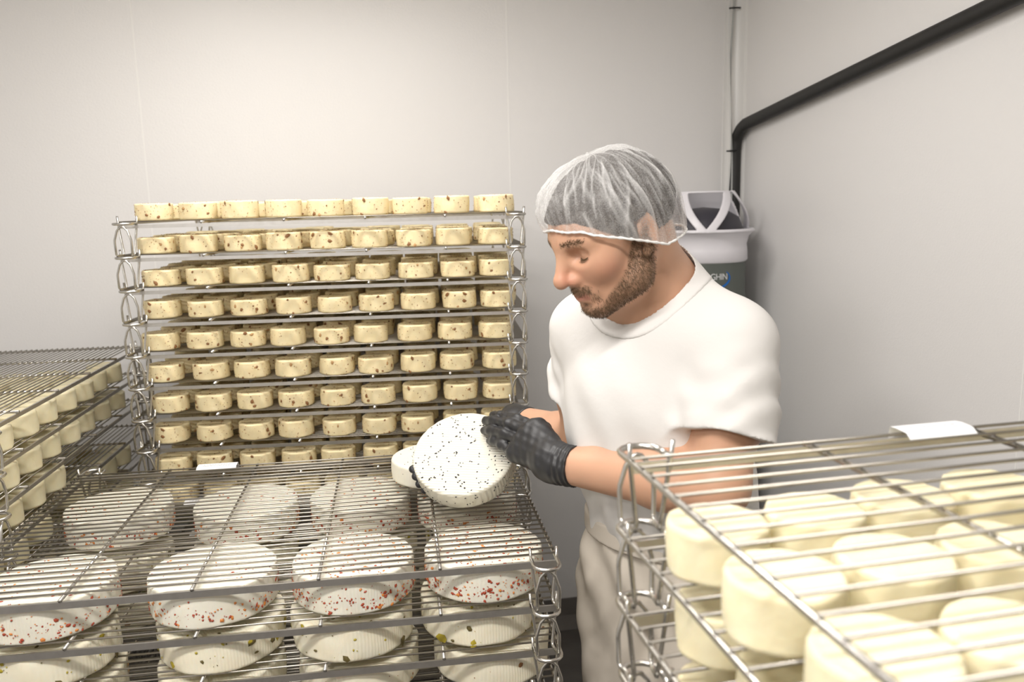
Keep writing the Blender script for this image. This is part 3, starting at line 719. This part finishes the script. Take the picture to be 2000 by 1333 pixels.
for sd_ in (-1, 1):
    ec = np.array([.0775, .033, .010]); cv = []
    for u_ in np.linspace(-.0112, .0118, 9):
        zz = -.0062+.0040*(u_/.012)**2; xx = .0006+math.sqrt(max(.0152**2-u_*u_-zz*zz, 1e-6)); cv.append(ec+np.array([xx, u_, zz]))
    L_ = lambda p: hw(p[0], p[1]*sd_, p[2])-MO
    lb = MB().tube([L_(p) for p in cv], [.0004, .0008, .0011, .0012, .0012, .0012, .0011, .0008, .0004], 6)
    for p in cv[1:]:
        for e_ in (-.0008, .0008):
            q_ = p+np.array([0, e_, 0]); dr_ = np.array([.8, (p[1]-.033)*22, -.62]); dr_ = dr_/np.linalg.norm(dr_)
            lb.tube([L_(q_), L_(q_+dr_*.0045), L_(q_+dr_*.0080+np.array([0, 0, .0012]))], [.0004, .0003, .0001], 4)
    ob('eyelashes', lb.me('eyelashes', m_strand), man)

# hair under the net
def f_hair(P):
    q = head_local(P); d = smin(f_head(q)/HS-.0050, sd_ell(q, (-.016, 0, .044), (.103, .080, .081)), .012)
    d += .0022*np.sin(q[:, 0]*170+q[:, 2]*90)*np.sin(q[:, 1]*160+1)+.0012*np.sin(q[:, 0]*420)*np.sin(q[:, 2]*390+q[:, 1]*300)
    line = np.interp(q[:, 0], [-.12, -.06, -.030, -.022, .016, .022, .045, .075, .090, .12], [-.050, -.048, -.020, .035, .030, .004, .022, .050, .064, .068]).astype(f32)
    return smax(d, (line-q[:, 2])*.75, .006)*HS
lo = HO-.16; hi = HO+.17
V2, Q2 = sdf_mesh(f_hair, lo, hi, .003); man_part('hair', V2, Q2, m_hair)
# hairnet
nph, nth = 420, 60; VV = []; tone = []; rr = random.Random(4)
pl = [(rr.uniform(0, 6.28), rr.randint(14, 60), rr.uniform(.3, 1)) for _ in range(12)]
ridges = [(rr.uniform(0, 6.283), rr.uniform(-.7, .7), rr.uniform(0, 6.28), rr.uniform(.010, .030), rr.uniform(-.1, .55), rr.uniform(.25, .9), rr.uniform(.35, 1)) for _ in range(130)]
for j in range(nth+1):
    t = j/nth
    for i in range(nph):
        ph = 2*math.pi*i/nph
        cr = np.interp(abs((ph+math.pi) % (2*math.pi)-math.pi), [0, .6, 1.2, 1.75, 2.4, math.pi], [.060, .050, .012, -.026, -.034, -.036])     # rim height
        Rx, Ry = .1095, .0925
        ex, ey = math.cos(ph), math.sin(ph)
        zt = .136; cz = .052
        # profile from rim (t=0) bulging out to the crown (t=1)
        an = t*math.pi/2; lowang = -.72*(1-t)**2.2
        rad = math.cos(an)**.62 if t < 1 else 0
        pinch = 1-.035*math.exp(-t*14)+(.055*max(0, math.cos(ph))+.05*math.exp(-((abs((ph+math.pi) % (2*math.pi)-math.pi)-.75)/.4)**2))*math.exp(-t*6)
        z = cr+(zt-cr)*math.sin(an)**.88
        bul = 1+.085*math.sin(min(1, t*1.5)*math.pi)
        fold = sum(w*math.sin(f*(ph+.22*math.sin(3*ph+p)*t)+p+2.2*t*math.sin(p*3)) for p, f, w in pl)/3.2
        fold = math.copysign(abs(fold)**.8, fold)
        amp = .0024*(1-.35*t)*(1 if t > .01 else .4)*min(1, (1-t)*4)
        rg = 0
        for c0, dft, p_, wd, t0_, tl_, am in ridges:
            if t < t0_ or t > t0_+tl_: continue
            dd = (ph-c0-dft*t-.06*math.sin(7*t+p_)+math.pi) % (2*math.pi)-math.pi
            if abs(dd) < 3*wd: rg += am*math.exp(-(dd/wd)**2)*math.sin(math.pi*(t-t0_)/tl_)**.5
        dr = amp*fold*.7+.0022*min(rg, 1.3)
        R_ = rad*pinch*bul
        p = (-.005+ex*(Rx*R_+dr*1.3), ey*(Ry*R_+dr*1.3), z+dr*.7*t)
        VV.append(hw(*p)-MO); tone.append(.36*min(rg, 1.3)+max(0, fold)*.06+.16*math.exp(-t*12))
FF = [[j*nph+i, j*nph+(i+1) % nph, (j+1)*nph+(i+1) % nph, (j+1)*nph+i] for j in range(nth) for i in range(nph)]
nm = mesh('hairnet', VV, FF, m_net); at = nm.color_attributes.new('tone', 'FLOAT_COLOR', 'POINT')
at.data.foreach_set('color', np.repeat(np.clip(np.array(tone), 0, .6)[:, None], 4, 1).astype(f32).ravel())
net = ob('hairnet', nm, man)
rim = [np.array(VV[i])+hup*.0005 for i in range(0, nph, 3)]
ob('elastic_rim', MB().tube(rim, [.0021+.0006*math.sin(i*2.4) for i in range(len(rim))], 7, closed=True).me('elastic_rim', m_band), net)

# t-shirt
def folds(P):
    x = P-np.asarray(Mid, f32); l, f, z = x@tl.astype(f32), x@tf.astype(f32), x[:, 2]
    g = .0034*np.sin(70*l+34*z+2*np.sin(9*z))*np.clip((-z-.02)*4, 0, 1)+.0024*np.sin(115*l-52*z+1.5*np.sin(14*l))*np.clip((-z-.16)*4, 0, 1)
    return g+.0015*np.sin(24*f+44*z+12*l)
ce = NB+tf*.020+Z3*.0; cn = (Z3*.80+tf*.52); cn = cn/np.linalg.norm(cn)   # collar opening plane
se = .58; Lh = Ls+(Le-Ls)*.66; Rh = Rs+(Re-Rs)*.52
def f_shirt(P):
    d = f_torso(P)-.012
    d = smin(d, sd_ell(P, Mid-Z3*.02-tf*.02, (.13, .075, .075), TA), .05)
    d = smin(d, sd_ell(P, np.array([.29, 1.475, 1.12]), (.158, .112, .17), TA), .05)
    la = (Lh-Ls)/np.linalg.norm(Lh-Ls); ra = (Rh-Rs)/np.linalg.norm(Rh-Rs)
    for s, h, ax, r0, r1 in ((Ls, Lh, la, .066, .080), (Rs, Rh, ra, .060, .070)):
        t = ((P-s.astype(f32))@ax.astype(f32)); Ln = np.linalg.norm(h-s)
        w = .0026*np.sin(t*85+6*np.sin((P@tl.astype(f32))*22))*np.clip(t*12, 0, 1)+.0012*np.sin(t*130+(P@tf.astype(f32))*60)*np.clip(t*8, 0, 1)
        sl = sd_cone(P, s-Z3*.006, h+ax*.06, r0, r1+.004)+w
        sl = smax(sl, t-Ln, .003)
        inner = sd_cone(P, s+(h-s)*.55, h+ax*.08, r0*.85, r1-.001)+w
        sl = smax(sl, -np.maximum(inner, (Ln*.62-t)), .003)
        d = smin(d, sl, .028)
    d = d+folds(P)
    d = np.maximum(d, 1.035-P[:, 2])
    neckcut = sd_ell(P, ce, (.094, .090, .2), np.stack([tl, np.cross(cn, tl), cn]))
    return smax(d, -neckcut, .004)
V3, Q3 = sdf_mesh(f_shirt, (-.05, 1.02, 1.0), (.60, 1.76, 1.62), .0036); shirt = man_part('t_shirt', V3, Q3, m_shirt)
# ribbed collar band laid on the shirt round the neck opening
def f_collar(P):
    d = np.abs(f_torso(P)-.0125)-.0022
    ax = np.stack([tl, np.cross(cn, tl), cn])
    o = sd_ell(P, ce, (.112, .108, .24), ax); i = sd_ell(P, ce, (.092, .088, .2), ax)
    return smax(smax(d, o, .002), -i, .002)
V4, Q4 = sdf_mesh(f_collar, Mid-np.array([.16, .16, .10]), Mid+np.array([.16, .16, .18]), .0026); man_part('collar', V4, Q4, m_shirt, parent=shirt)

# trousers and shoes
def f_trous(P):
    pc_ = np.array([.29, 1.475, .985])
    d = sd_ell(P, pc_, (.168, .124, .15), TA)
    for s in (-1, 1):
        h = np.array([.29, 1.475, .93])+tl*.085*s; k = np.array([.29, 1.475, .50])+tl*.095*s+tf*.02; n = np.array([.29, 1.475, .07])+tl*.10*s
        d = smin(d, smin(sd_cone(P, h, k, .108, .080), sd_cone(P, k, n, .080, .072), .03), .035)
    x = P-pc_.astype(f32); l = x@tl.astype(f32); z = x[:, 2]
    d += .0055*np.sin(58*l+24*z+1.8*np.sin(9*z))+.0025*np.sin(95*l-46*z)
    return np.maximum(np.maximum(d, P[:, 2]-1.062), .045-P[:, 2])
V5, Q5 = sdf_mesh(f_trous, (.0, 1.18, .03), (.60, 1.78, 1.10), .006); tr = man_part('trousers', V5, Q5, m_trous)
def f_band(P): 
    d = sd_ell(P, np.array([.29, 1.475, 1.04]), (.171, .128, .5), TA)
    return np.maximum(np.abs(d)-.004, np.abs(P[:, 2]-1.048)-.02)
V6, Q6 = sdf_mesh(f_band, (.05, 1.24, 1.01), (.53, 1.71, 1.09), .004); man_part('waistband', V6, Q6, m_trous, parent=tr)
for s in (-1, 1):
    n = np.array([.29, 1.475, .0])+tl*.10*s
    def f_shoe(P):
        d = smin(sd_cone(P, n-tf*.06+Z3*.038, n+tf*.13+Z3*.032, .042, .038), sd_cone(P, n-tf*.03+Z3*.05, n-tf*.03+Z3*.10, .045, .042), .03); return np.maximum(d, .002-P[:, 2])
    V7, Q7 = sdf_mesh(f_shoe, n-np.array([.22, .22, .01]), n+np.array([.22, .22, .16]), .005); man_part('shoe', V7, Q7, m_trimw)

# gloves
def finger(P, pts, r, d, k=.006):
    for i in range(len(pts)-1): d = smin(d, sd_cone(P, pts[i], pts[i+1], r*(1-.07*i), r*(1-.07*(i+1))), k)
    return d
face_n = hn
def on_face(x, y, off):                                    # point over the tilted wheel's face seen at this pixel
    v = cF+cR*(x-1000)/FPX+cU*(666.5-y)/FPX; o = np.array([0, 0, ZC]); t = ((htop-o)@hn)/(v@hn); return o+v*t+hn*off
tips = [on_face(964, 818, .011), on_face(950, 829, .0115), on_face(948, 848, .0115), on_face(957, 867, .010)]
kn = [px(1052, 836, Y=1.50), px(1036, 845, Y=1.495), px(1020, 864, Y=1.49), px(1004, 887, Y=1.487)]
mids = []
for t_, k_ in zip(tips, kn):
    m1 = k_+(t_-k_)*.45+hn*.009; m2 = k_+(t_-k_)*.80+hn*.007; mids.append([k_, m1, m2, t_])
Lth = [Lw+(kn[0]-Lw)*.35+Z3*.012, kn[0]+np.array([.012, .03, -.01]), hc+hx*.085+hy*.045-hn*.016, hc+hx*.058+hy*.05-hn*.013]
def f_glove(P):
    wv_ = (Le-Lw)/np.linalg.norm(Le-Lw); cu = Lw+wv_*.030
    d = np.full(len(P), 1., f32)
    for k_, r in zip(kn, (.019, .0185, .018, .017)): d = smin(d, sd_cone(P, Lw+(k_-Lw)*.12, k_, .024, r), .022)
    t = (P-Lw.astype(f32))@wv_.astype(f32)
    cuff = sd_cone(P, Lw-wv_*.02, cu+wv_*.02, .0335, .0385)+.0013*np.sin(t*520)*np.clip(t*60+.5, 0, 1); cuff = smax(cuff, t-.034, .002)
    d = smin(d, cuff, .018)
    for ch, r in zip(mids, (.0106, .0112, .0110, .0096)): d = finger(P, ch, r, d, .006)
    d = finger(P, Lth, .0118, d, .014)
    w = P-Lw.astype(f32); return d+.0007*np.sin(w[:, 0]*260+w[:, 2]*190)*np.sin(w[:, 1]*150+w[:, 2]*80)
V8, Q8 = sdf_mesh(f_glove, np.min([*tips, Lw, *Lth], 0)-.075, np.max([Lw, *kn, *Lth], 0)+.085, .0022); man_part('glove', V8, Q8, m_glove)
# other hand lies palm up between the two wheels; finger ends show at the tilted wheel's edge
rt = [px(806, 917, Y=1.60), px(812, 931, Y=1.585), px(819, 946, Y=1.57), px(829, 958, Y=1.555)]
rc = hc-hx*.035+hy*.035-hn*.020
rk_ = [rc+hy*.030-hx*.01, rc+hy*.012-hx*.014, rc-hy*.006-hx*.012, rc-hy*.022-hx*.006]
def f_glove2(P):
    d = np.full(len(P), 1., f32)
    for k_, r in zip(rk_, (.0135, .0138, .0135, .0125)): d = smin(d, sd_cone(P, Rw+(k_-Rw)*.1, k_, .022, r), .02)
    for t_, k_, r in zip(rt, rk_, (.0095, .0100, .0097, .0088)):
        m_ = k_+(t_-k_)*.62-hn*.006; d = finger(P, [k_, m_, t_], r, d, .008)
    d = finger(P, [Rw+(rk_[0]-Rw)*.3, rc+hy*.07+hx*.03, rc+hy*.085-hx*.005], .0115, d, .012)
    wv_ = (Re-Rw)/np.linalg.norm(Re-Rw); t = (P-Rw.astype(f32))@wv_.astype(f32)
    return smin(d, smax(sd_cone(P, Rw-wv_*.02, Rw+wv_*.05, .032, .037), t-.034, .002), .015)
V9, Q9 = sdf_mesh(f_glove2, np.min([*rt, Rw], 0)-.09, np.max([Rw, rc, *rt], 0)+.09, .0024); man_part('glove', V9, Q9, m_glove)
